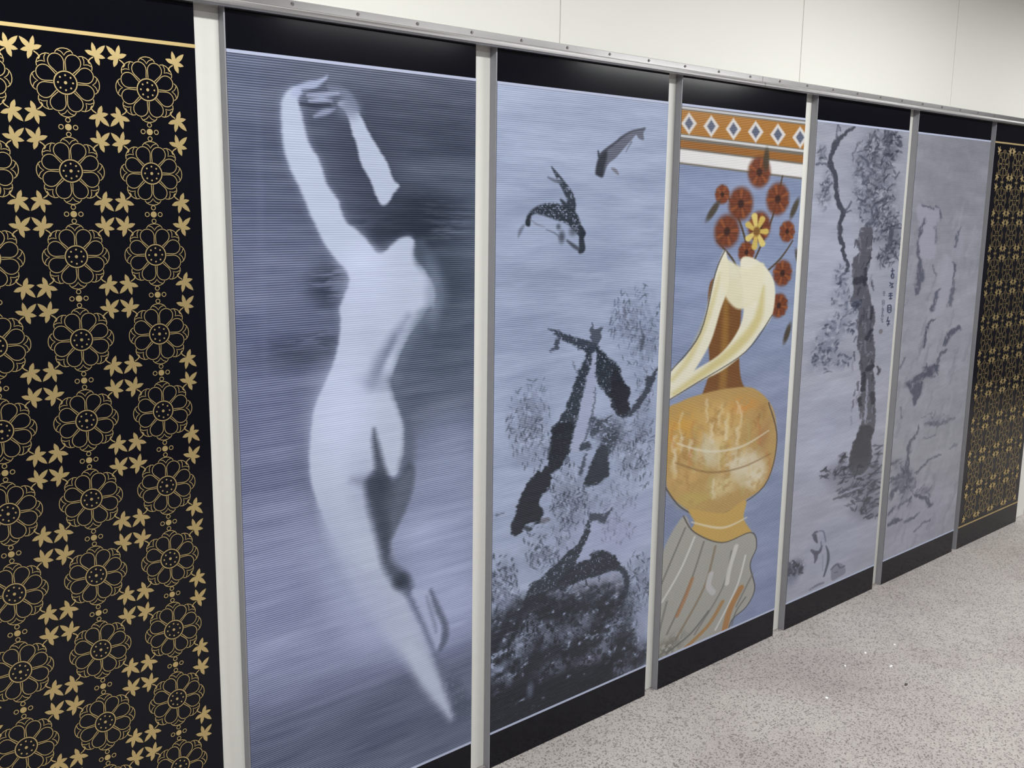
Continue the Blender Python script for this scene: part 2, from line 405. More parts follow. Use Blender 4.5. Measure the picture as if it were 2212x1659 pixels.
def draw_koi(a):
    k1 = (1020, 60, 3.606); k2 = (1020, 560, 3.77); k3 = (1020, 960, 3.77); k4 = (1020, 1219, 3.77)
    INK, MID = (40, 47, 58), (86, 92, 110)
    a.blob((1180, 230), 220, 120, (158, 172, 202), .8); a.blob((1150, 620), 200, 160, (142, 155, 185), .7)
    a.blob((1150, 860), 160, 120, (150, 163, 194), .7); a.blob((1320, 1160), 120, 80, (160, 166, 202), .6)
    a.wash(40, (3, 1), 34, 2); a.wash(12, (5, 1), 12, 8)
    a.blob((1160, 600), 90, 30, (120, 134, 160), .5, 0, (14, .3, .6, (4, 1)))
    SC = (4.5, .30, .60)
    # small fish, upper right
    a.fill(K(*k1, [(960, 1130), (972, 1050), (1000, 980), (1050, 930), (1120, 885), (1150, 850), (1220, 815), (1290, 792), (1350, 778), (1332, 820), (1335, 872),
        (1295, 862), (1275, 835), (1235, 880), (1185, 935), (1120, 1010), (1060, 1060), (1030, 1130), (1010, 1165), (975, 1150)]), (92, 96, 114), 2.2, .95)
    a.fill(K(*k1, [(960, 1130), (972, 1050), (1000, 985), (1040, 950), (1050, 1000), (1030, 1080), (1015, 1160), (975, 1150)]), (44, 49, 60), 4, .95)
    a.stroke(K(*k1, [(1000, 985), (1120, 890), (1230, 812), (1340, 785)]), [5, 5, 4, 3], (62, 66, 80), 2, .8)
    a.stroke(K(*k1, [(1240, 890), (1215, 930), (1195, 970)]), [4, 3, 1.5], (104, 110, 128), 1.5, .8)
    a.stroke(K(*k1, [(1085, 1095), (1110, 1110), (1135, 1140)]), [3, 8, 4], (108, 108, 120), 2, .8)
    a.stroke(K(*k1, [(980, 960), (985, 1000)]), [3, 5], INK, 2, .8)
    # curled fish
    a.stroke(K(*k1, [(618, 1085), (655, 1140), (690, 1195), (735, 1265), (765, 1330), (770, 1400)]), [2, 7, 11, 15, 17, 20], (46, 54, 66), 2.5, .95, (3.5, .18, .5))
    a.stroke(K(*k1, [(590, 1165), (640, 1190), (690, 1200)]), [3, 6, 8], (84, 92, 110), 2.5, .8)
    a.stroke(K(*k1, [(690, 1340), (715, 1370), (730, 1395)]), [4, 8, 8], INK, 2.5, .9)
    a.fill(K(*k1, [(415, 1530), (430, 1460), (480, 1405), (560, 1370), (640, 1365), (720, 1390), (780, 1410), (820, 1460), (850, 1540), (880, 1600), (850, 1640),
        (800, 1590), (740, 1530), (660, 1500), (560, 1465), (490, 1450), (455, 1480), (445, 1540)]), INK, 3, .95, (3.2, .22, .5))
    a.fill(K(*k1, [(415, 1530), (430, 1465), (470, 1430), (455, 1480), (445, 1545)]), (38, 44, 54), 2, .95)
    a.stroke(K(*k1, [(400, 1540), (375, 1580), (358, 1630)]), [4, 7, 2], (96, 104, 126), 3, .8)
    a.stroke(K(*k1, [(450, 1490), (500, 1530), (560, 1550)]), [2, 4, 2], (120, 126, 146), 2, .7)
    a.stroke(K(*k1, [(845, 1560), (865, 1600), (850, 1640), (855, 1720), (840, 1745)]), [8, 9, 10, 13, 8], INK, 2.5, .95)
    a.blob((1213, 512), 7, 14, (66, 74, 88), .9); a.blob((1206, 490), 5, 7, (70, 78, 92), .8)
    a.blob((1237, 500), 9, 10, (70, 76, 90), .7)
    a.stroke([(1180, 496), (1200, 505), (1215, 520)], [2, 3, 2], (90, 98, 116), 2, .7)
    a.stroke([(1225, 520), (1240, 532), (1252, 540)], [4, 8, 6], (52, 58, 70), 3, .8)
    # speckled water plants
    for c, rx, ry, al in [((1375, 700), 50, 80, .6), ((1395, 760), 34, 70, .5), ((1345, 690), 30, 40, .6), ((1130, 905), 34, 60, .7), ((1160, 880), 30, 60, .55),
                          ((1150, 960), 40, 50, .7), ((1380, 985), 42, 60, .9), ((1350, 960), 50, 60, .6), ((1390, 880), 20, 60, .55),
                          ((1225, 1060), 40, 60, .9), ((1240, 1100), 40, 40, .8), ((1185, 1180), 50, 50, .75), ((1175, 1205), 34, 24, .8),
                          ((1320, 1080), 50, 44, .5), ((1330, 1140), 40, 30, .35), ((1080, 1250), 34, 50, .9), ((1085, 1300), 34, 60, .9),
                          ((1380, 1250), 40, 50, .85), ((1370, 1300), 50, 40, .8)]:
        a.blob(c, rx, ry, (96, 104, 126), al*.55, 0, (7, .3, .6, (1, 1.6)))
        a.tufts(c, rx*1.15, ry*1.15, int(30+rx*ry*al/50), 11, 3.2, (58, 66, 82), al*.9, 75, 35)
    a.wob = (5.0, 6, (1.6, .8))
    # pair of large fish
    a.fill(K(*k2, [(962, 590), (975, 520), (1000, 570), (1060, 555), (1050, 600), (1030, 690), (1000, 700), (965, 680)]), (66, 74, 90), 2.5, .9)
    a.fill(K(*k2, [(985, 680), (1030, 720), (1090, 780), (1150, 830), (1200, 900), (1235, 1000), (1290, 1050), (1265, 1140), (1285, 1240), (1220, 1290), (1150, 1240),
        (1125, 1140), (1060, 1060), (1010, 980), (1000, 880), (1010, 780)]), INK, 3, .97, (3.2, .12, .42))
    a.fill(K(*k2, [(1150, 900), (1200, 930), (1240, 1020), (1285, 1060), (1265, 1140), (1280, 1230), (1210, 1260), (1160, 1200), (1130, 1100)]), (34, 38, 48), 4, .85)
    a.fill(K(*k2, [(980, 760), (1000, 800), (1000, 1000), (985, 1120), (960, 1260), (920, 1400), (870, 1550), (800, 1540), (840, 1380), (890, 1180), (930, 980), (960, 850)]), (150, 158, 188), 3, .8)
    a.stroke(K(*k2, [(1000, 1050), (990, 1180), (965, 1300), (930, 1420), (880, 1550)]), [3, 4, 5, 5, 4], (84, 92, 112), 2, .8)
    a.fill(K(*k2, [(870, 1550), (910, 1490), (960, 1500), (960, 1540), (920, 1550)]), (52, 60, 74), 2.5, .9)
    a.fill(K(*k2, [(970, 1270), (1010, 1290), (1060, 1350), (1000, 1440), (950, 1450), (960, 1360)]), (58, 66, 82), 3, .85, (4, .25, .5))
    a.stroke(K(*k2, [(1000, 1340), (1080, 1310), (1140, 1270)]), [4, 5, 3], (60, 68, 82), 2, .9)
    a.stroke(K(*k2, [(625, 575), (690, 595), (770, 640), (860, 680), (930, 710), (970, 730)]), [2, 7, 15, 19, 22, 20], (50, 58, 72), 2.5, .95, (3.4, .2, .48))
    a.stroke(K(*k2, [(705, 620), (695, 670), (680, 720), (640, 745)]), [8, 9, 9, 3], (60, 68, 84), 2.5, .9)
    a.stroke(K(*k2, [(815, 830), (835, 880), (860, 920)]), [2, 4, 2], (90, 98, 118), 2, .7)
    a.fill(K(*k2, [(960, 730), (970, 820), (930, 960), (900, 1100), (870, 1240), (830, 1390), (800, 1520), (770, 1659)]) + K(*k3, [(780, 90), (715, 190), (640, 232), (618, 180), (622, 60)]) +
        K(*k2, [(622, 1600), (645, 1480), (640, 1360), (690, 1330), (750, 1230), (790, 1140), (830, 1020), (870, 910), (910, 820), (930, 740)]), (44, 52, 64), 3, .96, (3.4, .14, .42))
    a.fill(K(*k2, [(650, 1400), (720, 1330), (800, 1330), (830, 1400), (790, 1530), (760, 1659)]) + K(*k3, [(780, 60), (720, 180), (640, 230), (620, 150)]), (30, 36, 46), 4, .8)
    # dark fish at the left
    a.fill(K(*k3, [(520, 208), (560, 215), (600, 175), (635, 215), (640, 330), (590, 385), (545, 470), (575, 560), (540, 640), (445, 650), (400, 720), (340, 752), (308, 690),
        (338, 600), (358, 510), (400, 410), (450, 310), (510, 250)]), (34, 40, 50), 2.5, .97)
    a.stroke(K(*k3, [(440, 680), (470, 690)]), 9, (40, 46, 56), 2, .8)
    a.stroke(K(*k3, [(580, 620), (610, 610)]), 11, (92, 92, 104), 3, .8)
    a.stroke(K(*k3, [(165, 580), (210, 570), (260, 550)]), [2, 3, 1.5], (84, 92, 116), 1.5, .8)
    # fish at the right
    a.fill(K(*k3, [(1050, 0), (1110, 40), (1100, 120), (1115, 240), (1050, 300), (990, 330), (930, 345), (915, 300), (950, 190), (1000, 70)]), (40, 47, 58), 3, .95)
    a.fill(K(*k2, [(1080, 1430), (1180, 1400), (1160, 1520), (1060, 1659), (990, 1659), (1030, 1540)]), (52, 60, 74), 5, .85, (4, .2, .5))
    a.blob((1315, 930), 40, 30, (58, 66, 80), .8, 30, (4, .3, .5))
    a.stroke(K(*k3, [(920, 80), (900, 170), (880, 250)]), [6, 8, 6], (60, 68, 84), 3, .8)
    a.fill(K(*k2, [(1500, 890), (1495, 960), (1450, 1060), (1400, 1150), (1330, 1240), (1270, 1280), (1290, 1220), (1360, 1120), (1410, 1040), (1415, 960), (1450, 950)]), (52, 58, 72), 2.5, .9)
    a.stroke(K(*k2, [(1385, 590), (1390, 660), (1370, 740)]), [3, 10, 4], (70, 78, 94), 3, .8)
    a.stroke(K(*k2, [(1250, 350), (1240, 420), (1260, 520)]), [2, 6, 3], (96, 102, 122), 3, .7)
    # sweeping pair at the bottom
    a.fill(K(*k3, [(955, 560), (1030, 555), (1080, 570), (1140, 515), (1110, 590), (1070, 640), (1010, 615), (960, 625)]), (60, 68, 84), 2.5, .9)
    a.fill(K(*k3, [(935, 620), (960, 640), (950, 740), (890, 860), (850, 950), (800, 1050), (700, 1180), (640, 1250), (600, 1290), (500, 1330), (400, 1300), (440, 1240), (465, 1150),
        (560, 1080), (640, 1010), (700, 950), (800, 860), (870, 790), (910, 710)]), (46, 54, 66), 2.5, .97, (3.6, .12, .42))
    a.fill(K(*k3, [(690, 1150), (740, 1070), (840, 980), (960, 930), (970, 880), (1080, 868), (1160, 910), (1210, 990), (1210, 1020), (1100, 1040), (1000, 1075), (880, 1110), (760, 1170)]), (42, 48, 60), 2.5, .97, (3, .1, .4))
    a.fill(K(*k3, [(850, 1140), (1000, 1090), (1190, 1040), (1215, 1120), (1180, 1230), (1040, 1180), (960, 1230), (860, 1240), (820, 1200)]), (150, 152, 178), 4, .6)
    a.stroke(K(*k3, [(1205, 1000), (1245, 1060), (1262, 1130), (1240, 1210), (1185, 1290)]), [8, 12, 13, 14, 16], (48, 56, 70), 3, .92)
    a.blob((1310, 1265), 18, 7, (70, 78, 96), .8); a.blob((1212, 1270), 10, 12, (70, 74, 90), .7)
    a.fill(K(*k3, [(630, 1200), (720, 1190), (810, 1200), (800, 1260), (680, 1290), (620, 1270)]), (158, 164, 196), 5, .7)
    # dense weeds along the bottom
    for c, rx, ry, al in [((1150, 1340), 90, 60, 1), ((1110, 1420), 90, 110, 1), ((1230, 1390), 90, 90, .95), ((1310, 1330), 60, 80, .9), ((1320, 1400), 70, 60, 1), ((1160, 1500), 130, 70, 1),
                          ((1280, 1470), 130, 60, 1), ((1090, 1540), 70, 70, 1), ((1230, 1440), 120, 60, .9), ((1370, 1420), 40, 40, .7), ((1250, 1300), 60, 40, .6)]:
        a.blob(c, rx, ry, (42, 48, 60), al, 0, (12, .27, .52), .3)
        a.blob(c, rx, ry, (34, 40, 50), al*.85, 0, (7, .30, .56, (1.8, 1)), .3)
        a.tufts(c, rx*1.1, ry*1.1, 26, 16, 5, (36, 42, 54), .8, 80, 40)
        a.tufts(c, rx*1.0, ry*1.0, 6, 10, 3, (104, 112, 136), .5, 70, 50)
    for c, rx, ry, al in [((1110, 1400), 26, 40, .7), ((1180, 1370), 30, 30, .7), ((1250, 1350), 40, 24, .6), ((1300, 1400), 30, 34, .7), ((1200, 1440), 40, 24, .5), ((1340, 1450), 24, 30, .6), ((1090, 1470), 26, 20, .6), ((1150, 1530), 26, 34, .45), ((1270, 1490), 30, 16, .5)]:
        a.blob(c, rx, ry, (126, 135, 162), al, 0, (9, .38, .58, (1, 1.5)))
        a.tufts(c, rx, ry, 14, 14, 4, (44, 50, 62), .8, 75, 45)
    a.fill([(1040, 1600), (1040, 1500), (1120, 1480), (1260, 1450), (1330, 1420), (1300, 1500), (1150, 1570)], (30, 34, 46), 26, .95, (9, .1, .4))
    a.blob((1140, 1370), 22, 50, (130, 140, 168), .7, 12, (4, .35, .6)); a.blob((1230, 1370), 40, 22, (120, 128, 156), .6, 0, (4, .35, .6))
    a.blob((1330, 1350), 26, 30, (128, 138, 170), .7, 0, (4, .35, .6)); a.blob((1270, 1425), 34, 16, (110, 112, 138), .7, 0, (4, .3, .6))
    a.wob = (0, 8, (1, 1)); a.wash(4, (10, .6), 16, 21)
    a.blob((1385, 1360), 14, 50, (140, 148, 180), .8); a.blob((1075, 1445), 30, 10, (120, 132, 160), .7, -18)
    a.blob((1145, 1490), 8, 20, (110, 122, 150), .6); a.blob((1090, 1300), 16, 20, (130, 138, 172), .6)

def draw_still_life(a):
    """a plain vase of flowers on a cloth, in the poster's colours"""
    a.blob((1560, 520), 160, 230, (126, 140, 174), .7); a.blob((1660, 880), 120, 160, (132, 140, 170), .6)
    a.blob((1440, 1080), 60, 120, (112, 124, 158), .7); a.blob((1650, 1250), 60, 170, (124, 134, 172), .6)
    a.wash(36, (3, 1), 30, 4); a.wash(12, (4, 1), 14, 6)
    DK = (66, 62, 62)
    # frieze of plain bands across the head of the poster
    fr = lambda y0, y1: [(1466, 226+y0), (1600, 243+y0), (1745, 261+y0), (1745, 261+y1), (1600, 243+y1), (1466, 226+y1)]
    a.fill(fr(0, 128), (110, 104, 96), 2, 1, None, False)
    a.fill(fr(10, 62), (168, 112, 44), 2, .95, None, False)
    a.fill(fr(76, 92), (150, 96, 42), 2, .95, None, False)
    a.fill(fr(96, 124), (214, 214, 216), 2, .95, None, False)
    a.fill(fr(64, 69), (206, 210, 214), 1.5, .9, None, False)
    a.fill(fr(3, 7), (200, 204, 212), 1.5, .9, None, False)
    for k in range(6):
        x = 1488+k*48; y = 264+(x-1466)*.125
        a.fill([(x-17, y), (x, y-24), (x+17, y), (x, y+24)], (206, 208, 214), 2, .9, None, False)
        a.fill([(x-9, y), (x, y-14), (x+9, y), (x, y+14)], (82, 90, 112), 2, .95, None, False)
    # foliage and auburn blooms
    for x0, y0, x1, y1 in [(1620, 560, 1560, 400), (1630, 560, 1690, 380), (1640, 600, 1712, 520), (1600, 600, 1548, 520), (1640, 640, 1700, 650)]:
        a.stroke([(x0, y0), ((x0+x1)/2+8, (y0+y1)/2), (x1, y1)], [4, 4, 3], (74, 60, 44), 1.5, .9)
    blooms = [(1640, 372, 34), (1600, 440, 36), (1680, 430, 36), (1570, 500, 36), (1640, 490, 34), (1700, 500, 24), (1560, 420, 20), (1690, 590, 30), (1682, 660, 28), (1612, 545, 24)]
    for bx, by, r in blooms:
        a.blob((bx, by), r*.75, r, (104, 56, 38), .98, 0, None, .75)
        for q in range(9):
            t = q*2*math.pi/9+bx
            a.stroke([(bx+r*.15*math.cos(t), by+r*.2*math.sin(t)), (bx+r*.58*math.cos(t), by+r*.78*math.sin(t))], [3, 7], (140, 78, 46) if q % 2 else (118, 62, 42), 2, .9)
        a.blob((bx, by), r*.2, r*.28, (58, 38, 34), .95, 0, None, .5)
    for x, y, g in [(1716, 450, 20), (1725, 560, -20), (1540, 455, 30), (1655, 345, 0), (1700, 720, 15)]:
        a.blob((x, y), 7, 26, (70, 62, 50), .9, g, None, .5)
    # vase: neck, body and foot
    a.fill([(1534, 610), (1566, 600), (1600, 610), (1600, 680), (1596, 760), (1604, 830), (1640, 870), (1520, 880), (1532, 800), (1528, 700)], (116, 76, 42), 2.5, 1)
    a.stroke([(1568, 620), (1566, 720), (1560, 850)], [8, 14, 16], (150, 110, 52), 6, .7)
    # cream trumpet blooms and long pale leaves falling over the neck
    cream, cream2 = (212, 209, 188), (192, 178, 116)
    a.fill([(1566, 540), (1545, 590), (1530, 650), (1512, 720), (1480, 770), (1450, 800), (1444, 850), (1470, 845), (1500, 800), (1534, 740), (1556, 670), (1574, 610)], cream, 2.5, 1)
    a.fill([(1600, 560), (1640, 565), (1672, 610), (1668, 680), (1640, 720), (1610, 760), (1560, 800), (1500, 830), (1448, 862), (1444, 838), (1500, 800), (1560, 760), (1600, 700), (1606, 640)], cream, 2.5, 1)
    a.stroke([(1648, 620), (1636, 690), (1590, 750), (1520, 805), (1456, 850)], [6, 18, 20, 16, 8], cream2, 7, .8)
    a.stroke([(1556, 590), (1530, 680), (1490, 770), (1452, 820)], [4, 10, 12, 8], cream2, 6, .6)
    for q in range(7):
        t = q*2*math.pi/7
        a.stroke([(1634, 500), (1634+20*math.cos(t), 500+34*math.sin(t))], [5, 13], (210, 190, 106) if q % 2 else (196, 172, 84), 2, .95)
    a.blob((1634, 500), 8, 11, (120, 84, 44), .95, 0, None, .6)
    a.fill([(1560, 560), (1610, 580), (1650, 570), (1640, 640), (1596, 668), (1562, 630)], (212, 208, 180), 4, .95)
    for ln in ([(1566, 540), (1545, 590), (1512, 720), (1450, 800)], [(1668, 680), (1610, 760), (1500, 830), (1448, 862)]):
        a.stroke(ln, 2.4, DK, 1.2, .8)
    a.fill([(1436, 900), (1470, 868), (1520, 850), (1580, 838), (1630, 840), (1668, 880), (1678, 940), (1672, 1000), (1650, 1050), (1610, 1080), (1560, 1110), (1510, 1112), (1470, 1090), (1440, 1050)], (172, 140, 82), 2.5, 1)
    a.wash(9, (2, 1), 6, 11)
    for c, rx, ry, co, al in [((1470, 930), 36, 50, (196, 148, 62), .9), ((1560, 900), 60, 40, (200, 164, 96), .8), ((1608, 876), 34, 22, (196, 134, 62), .9), ((1644, 955), 16, 56, (160, 120, 74), .9),
                              ((1550, 960), 40, 40, (206, 178, 120), .9), ((1600, 1000), 50, 34, (206, 198, 176), .9), ((1520, 980), 34, 30, (188, 180, 148), .8), ((1480, 1030), 40, 34, (192, 156, 92), .8),
                              ((1560, 1050), 34, 26, (204, 190, 140), .8), ((1500, 1080), 40, 20, (178, 156, 84), .9), ((1630, 1030), 26, 30, (214, 210, 196), .8), ((1640, 900), 14, 34, (150, 108, 60), .7)]:
        a.blob(c, rx, ry, co, al, 20, (12, .2, .6))
    a.wob = (5, 9, (1, 1))
    for k in range(70):
        t = a.r.random(); x = 1448+220*t; y0 = a.r.uniform(860, 1060); l = a.r.uniform(20, 60); bend = (x-1560)*.12
        if (x-1558)**2/115**2+(y0+l/2-970)**2/125**2 > .85: continue
        a.stroke([(x, y0), (x+bend*.5, y0+l/2), (x, y0+l)], a.r.uniform(3, 8), a.r.choice([(200, 160, 84), (160, 118, 62), (204, 188, 140), (178, 112, 60), (170, 158, 96), (214, 206, 184)]), 3.5, .45)
    a.fill([(1590, 985), (1630, 975), (1655, 1000), (1640, 1035), (1600, 1050), (1580, 1020)], (200, 192, 166), 9, .5)
    a.fill([(1520, 935), (1545, 960), (1552, 1000), (1530, 1010), (1512, 980)], (192, 184, 156), 8, .5)
    a.wob = (0, 8, (1, 1))
    a.stroke([(1436, 1052), (1468, 1094), (1510, 1114), (1560, 1110), (1650, 1050), (1678, 950), (1660, 870)], 2.6, DK, 1.3, .8)
    a.stroke([(1462, 958), (1530, 975), (1600, 965), (1660, 930)], [3, 5, 5, 3], (206, 200, 178), 2, .7)
    a.stroke([(1460, 1000), (1530, 1020), (1600, 1010), (1664, 980)], [3, 4, 4, 3], (128, 96, 58), 2, .6)
    a.fill([(1490, 1100), (1560, 1108), (1610, 1080), (1606, 1120), (1624, 1160), (1560, 1176), (1486, 1160), (1500, 1130)], (186, 152, 78), 2.5, 1)
    a.stroke([(1494, 1128), (1560, 1140), (1612, 1118)], [3, 5, 3], (210, 204, 186), 2, .7)
    # draped grey cloth with rust stripes
    cloth = [(1476, 1115), (1500, 1150), (1560, 1172), (1622, 1150), (1634, 1180), (1620, 1220), (1630, 1270), (1612, 1310), (1580, 1340), (1570, 1380), (1500, 1410), (1400, 1450), (1412, 1300), (1428, 1200)]
    a.fill(cloth, (152, 152, 146), 2.5, 1)
    a.stroke(cloth[9::-1], 2.4, DK, 1.3, .8)
    for p, w, co in [([(1480, 1140), (1450, 1210), (1425, 1270)], 3, (96, 96, 94)), ([(1500, 1160), (1470, 1230), (1430, 1300)], 4, (200, 202, 202)), ([(1520, 1170), (1490, 1260), (1440, 1370)], 3.5, (104, 102, 100)),
                     ([(1545, 1180), (1520, 1270), (1460, 1380)], 5, (128, 112, 92)), ([(1495, 1250), (1480, 1290), (1462, 1330)], 8, (160, 112, 74)), ([(1580, 1190), (1560, 1270), (1500, 1370)], 3.5, (108, 108, 106)),
                     ([(1590, 1180), (1575, 1230), (1570, 1260)], 10, (196, 196, 192)), ([(1610, 1200), (1590, 1270), (1545, 1360)], 4, (206, 206, 204)), ([(1600, 1270), (1575, 1320), (1560, 1385)], 14, (164, 108, 52)),
                     ([(1560, 1300), (1530, 1350), (1480, 1400)], 9, (158, 116, 66)), ([(1530, 1320), (1490, 1370), (1440, 1410)], 4, (92, 94, 94)), ([(1440, 1300), (1425, 1360), (1415, 1420)], 4, (110, 110, 108)),
                     ([(1610, 1290), (1590, 1320), (1580, 1350)], 3, (90, 90, 88)), ([(1625, 1240), (1600, 1290), (1590, 1310)], 4, (108, 108, 106)), ([(1535, 1240), (1530, 1265), (1540, 1280)], 12, (178, 178, 182))]:
        a.stroke(p, w, co, 2, .8)
    a.blob((1440, 1400), 40, 24, (96, 96, 88), .7, -20, (6, .3, .6))

def draw_tree(a):
    c1 = (1700, 200, 5.53); c2 = (1700, 480, 5.53); c3 = (1700, 760, 5.53); c4 = (1670, 1040, 5.53)
    I, M2, DKK = (82, 86, 102), (100, 104, 120), (46, 48, 58)
    a.blob((1780, 560), 80, 160, (156, 162, 184), .7); a.blob((1780, 950), 90, 130, (158, 164, 188), .8); a.blob((1800, 1180), 90, 90, (150, 156, 180), .6)
    a.wash(26, (3, 1), 26, 3); a.wash(9, (3, 1), 12, 7)
    a.wob = (3.2, 6, (1, 1.3))
    # crown
    for c, rx, ry, al in [((1900, 330), 44, 70, .9), ((1925, 310), 30, 40, .9), ((1870, 350), 40, 60, .6), ((1905, 400), 46, 60, .75), ((1880, 440), 44, 50, .7), ((1915, 460), 36, 50, .8), ((1935, 510), 20, 50, .8),
                          ((1900, 490), 40, 40, .7), ((1860, 400), 26, 50, .5), ((1910, 555), 26, 26, .75), ((1925, 535), 20, 40, .8), ((1785, 400), 14, 34, .6), ((1775, 330), 14, 18, .6), ((1780, 430), 20, 30, .35)]:
        a.blob(c, rx*.8, ry, M2, al*.75, 0, (8, .25, .6)); a.tufts(c, rx*.7, ry*.9, int(14+rx*ry*al/45), 13, 3.4, (54, 58, 72), al*.95, 55, 40)
    # trunk
    a.fill(K(*c2, [(880, 60), (860, 150), (838, 260), (860, 360), (795, 440), (770, 560), (785, 700), (795, 850), (745, 960), (850, 1060), (850, 1250), (838, 1400), (870, 1600)]) +
           K(*c3, [(860, 150), (885, 300), (878, 480), (850, 600), (890, 750), (880, 900), (800, 1060), (760, 1200), (735, 1320), (760, 1440), (840, 1460), (930, 1430), (1010, 1290), (1005, 1100), (1040, 900), (1060, 750),
                    (1050, 580), (1048, 350), (1030, 200), (1050, 60)]) +
           K(*c2, [(1040, 1450), (1022, 1330), (1050, 1130), (1015, 1000), (985, 820), (955, 700), (945, 560), (1005, 430), (1012, 300), (1030, 150), (1000, 60)]), (82, 83, 94), 2, .97, (9, .02, .4))
    for k in range(60):
        px, py = 1862+a.r.uniform(-22, 26)-(k % 5), a.r.uniform(500, 960); a.stroke([(px, py), (px+a.r.uniform(-4, 4), py+a.r.uniform(8, 26))], a.r.uniform(2, 5), a.r.choice([(54, 55, 66), (60, 62, 74), (120, 122, 138)]), 1.8, .6)
    a.fill(K(*c3, [(880, 900), (960, 880), (1030, 920), (1000, 1100), (1010, 1290), (930, 1430), (830, 1460), (755, 1430), (740, 1320), (800, 1070)]), (56, 58, 68), 3, .92)
    for p, w in [(K(*c2, [(940, 560), (935, 650), (925, 740)]), 8), (K(*c2, [(820, 700), (900, 690)]), 16), (K(*c2, [(790, 980), (840, 985), (880, 940)]), 8), (K(*c2, [(1015, 1010), (1015, 1080), (1000, 1150)]), 6),
                 (K(*c2, [(1010, 1290), (980, 1340), (950, 1380)]), 10), (K(*c3, [(960, 200), (1010, 180)]), 12), (K(*c3, [(910, 260), (905, 380), (910, 460)]), 9), (K(*c3, [(1075, 180), (1100, 215), (1085, 260)]), 5),
                 (K(*c2, [(1010, 420), (950, 500)]), 4), (K(*c3, [(870, 560), (880, 640)]), 7), (K(*c3, [(1010, 500), (1030, 600)]), 9)]:
        a.stroke(p, w, DKK, 2.2, .75)
    a.stroke(K(*c3, [(960, 330), (945, 600), (930, 850)]), [3, 5, 4], (150, 154, 176), 2, .8)
    # bent branch at the left
    br = K(*c1, [(800, 410), (700, 480), (610, 570), (565, 650), (525, 760), (520, 850), (560, 950), (580, 1090), (600, 1280), (640, 1370), (675, 1430), (645, 1530)]) + K(*c2, [(630, 20), (640, 200), (672, 290), (665, 340), (700, 440), (730, 520), (718, 590)])
    a.stroke(br, [5, 7, 9, 11, 9, 11, 10, 8, 8, 9, 11, 8, 8, 9, 8, 7, 7, 6, 4], (62, 65, 78), 1.8, .95)
    for p, w in [(K(*c1, [(590, 580), (600, 470), (615, 390), (630, 460)]), 3), (K(*c1, [(500, 880), (430, 840), (350, 860)]), 4), (K(*c1, [(680, 1420), (720, 1370), (760, 1310)]), 4), (K(*c1, [(690, 1430), (760, 1410)]), 4),
                 (K(*c1, [(540, 1080), (480, 1150), (430, 1250)]), 2.5), (K(*c1, [(1040, 470), (1000, 580), (940, 660)]), 4), (K(*c1, [(1210, 480), (1200, 580), (1220, 700)]), 6), (K(*c1, [(1360, 640), (1330, 560)]), 7),
                 (K(*c1, [(900, 1100), (960, 1040)]), 4), (K(*c1, [(1040, 1330), (1010, 1430), (1040, 1540), (940, 1580)]), 6), (K(*c1, [(1340, 950), (1290, 1020)]), 4), (K(*c1, [(870, 760), (940, 800), (980, 880)]), 4),
                 (K(*c2, [(1250, 100), (1230, 220), (1200, 330)]), 9), (K(*c2, [(720, 590), (650, 640), (640, 760)]), 5)]:
        a.stroke(p, w, (76, 80, 96), 1.8, .8)
    # hanging leaf masses
    for c, rx, ry, al in [((1818, 600), 18, 30, .8), ((1815, 640), 22, 26, .6), ((1840, 665), 26, 20, .6), ((1850, 655), 12, 10, .9), ((1810, 700), 30, 26, .7), ((1790, 730), 30, 36, .75), ((1780, 760), 30, 20, .7), ((1768, 775), 16, 12, .9),
                          ((1820, 780), 20, 20, .7), ((1838, 708), 10, 14, .8), ((1775, 790), 34, 16, .5)]:
        a.blob(c, rx, ry, (104, 110, 134), al*.7, 0, (8, .25, .55)); a.tufts(c, rx*.9, ry*.9, int(8+rx*ry*al/60), 10, 4, (60, 66, 82), al*.95, 40, 45)
    # rocks and roots at the foot
    for c, rx, ry, al in [((1820, 990), 10, 12, 1), ((1805, 1020), 30, 26, .8), ((1830, 1030), 40, 30, .9), ((1870, 1040), 36, 40, 1), ((1880, 1080), 40, 40, .9), ((1840, 1060), 30, 20, .7), ((1890, 1010), 20, 50, .8), ((1870, 1095), 40, 16, .8), ((1885, 1110), 30, 10, .7)]:
        a.blob(c, rx, ry, (92, 95, 112), al*.6); a.tufts(c, rx, ry, int(8+rx*ry*al/50), 16, 4.5, (50, 53, 66), al*.95, 25, 35)
    a.stroke(K(*c4, [(720, 210), (860, 160), (1000, 90)]), [4, 7, 6], (80, 82, 94), 2, .8)
    a.stroke(K(*c4, [(800, 130), (900, 80), (1000, 30)]), [8, 6, 4], (72, 76, 92), 2.5, .8)
    a.stroke(K(*c4, [(820, 150), (940, 110), (1030, 70)]), [3, 5, 4], (150, 156, 180), 2, .8)
    a.wob = (0, 8, (1, 1))
    # columns of brush writing: 春江垂釣圖 set small beside the trunk
    a.wash(4, (8, .6), 9, 31)
    def glyph(cx, cyy, w, h, strokes, wt, col):
        for p in strokes:
            a.stroke([(cx+(x-.5)*w, cyy+(y-.5)*h) for x, y in p], wt, col, 1.0, .9)
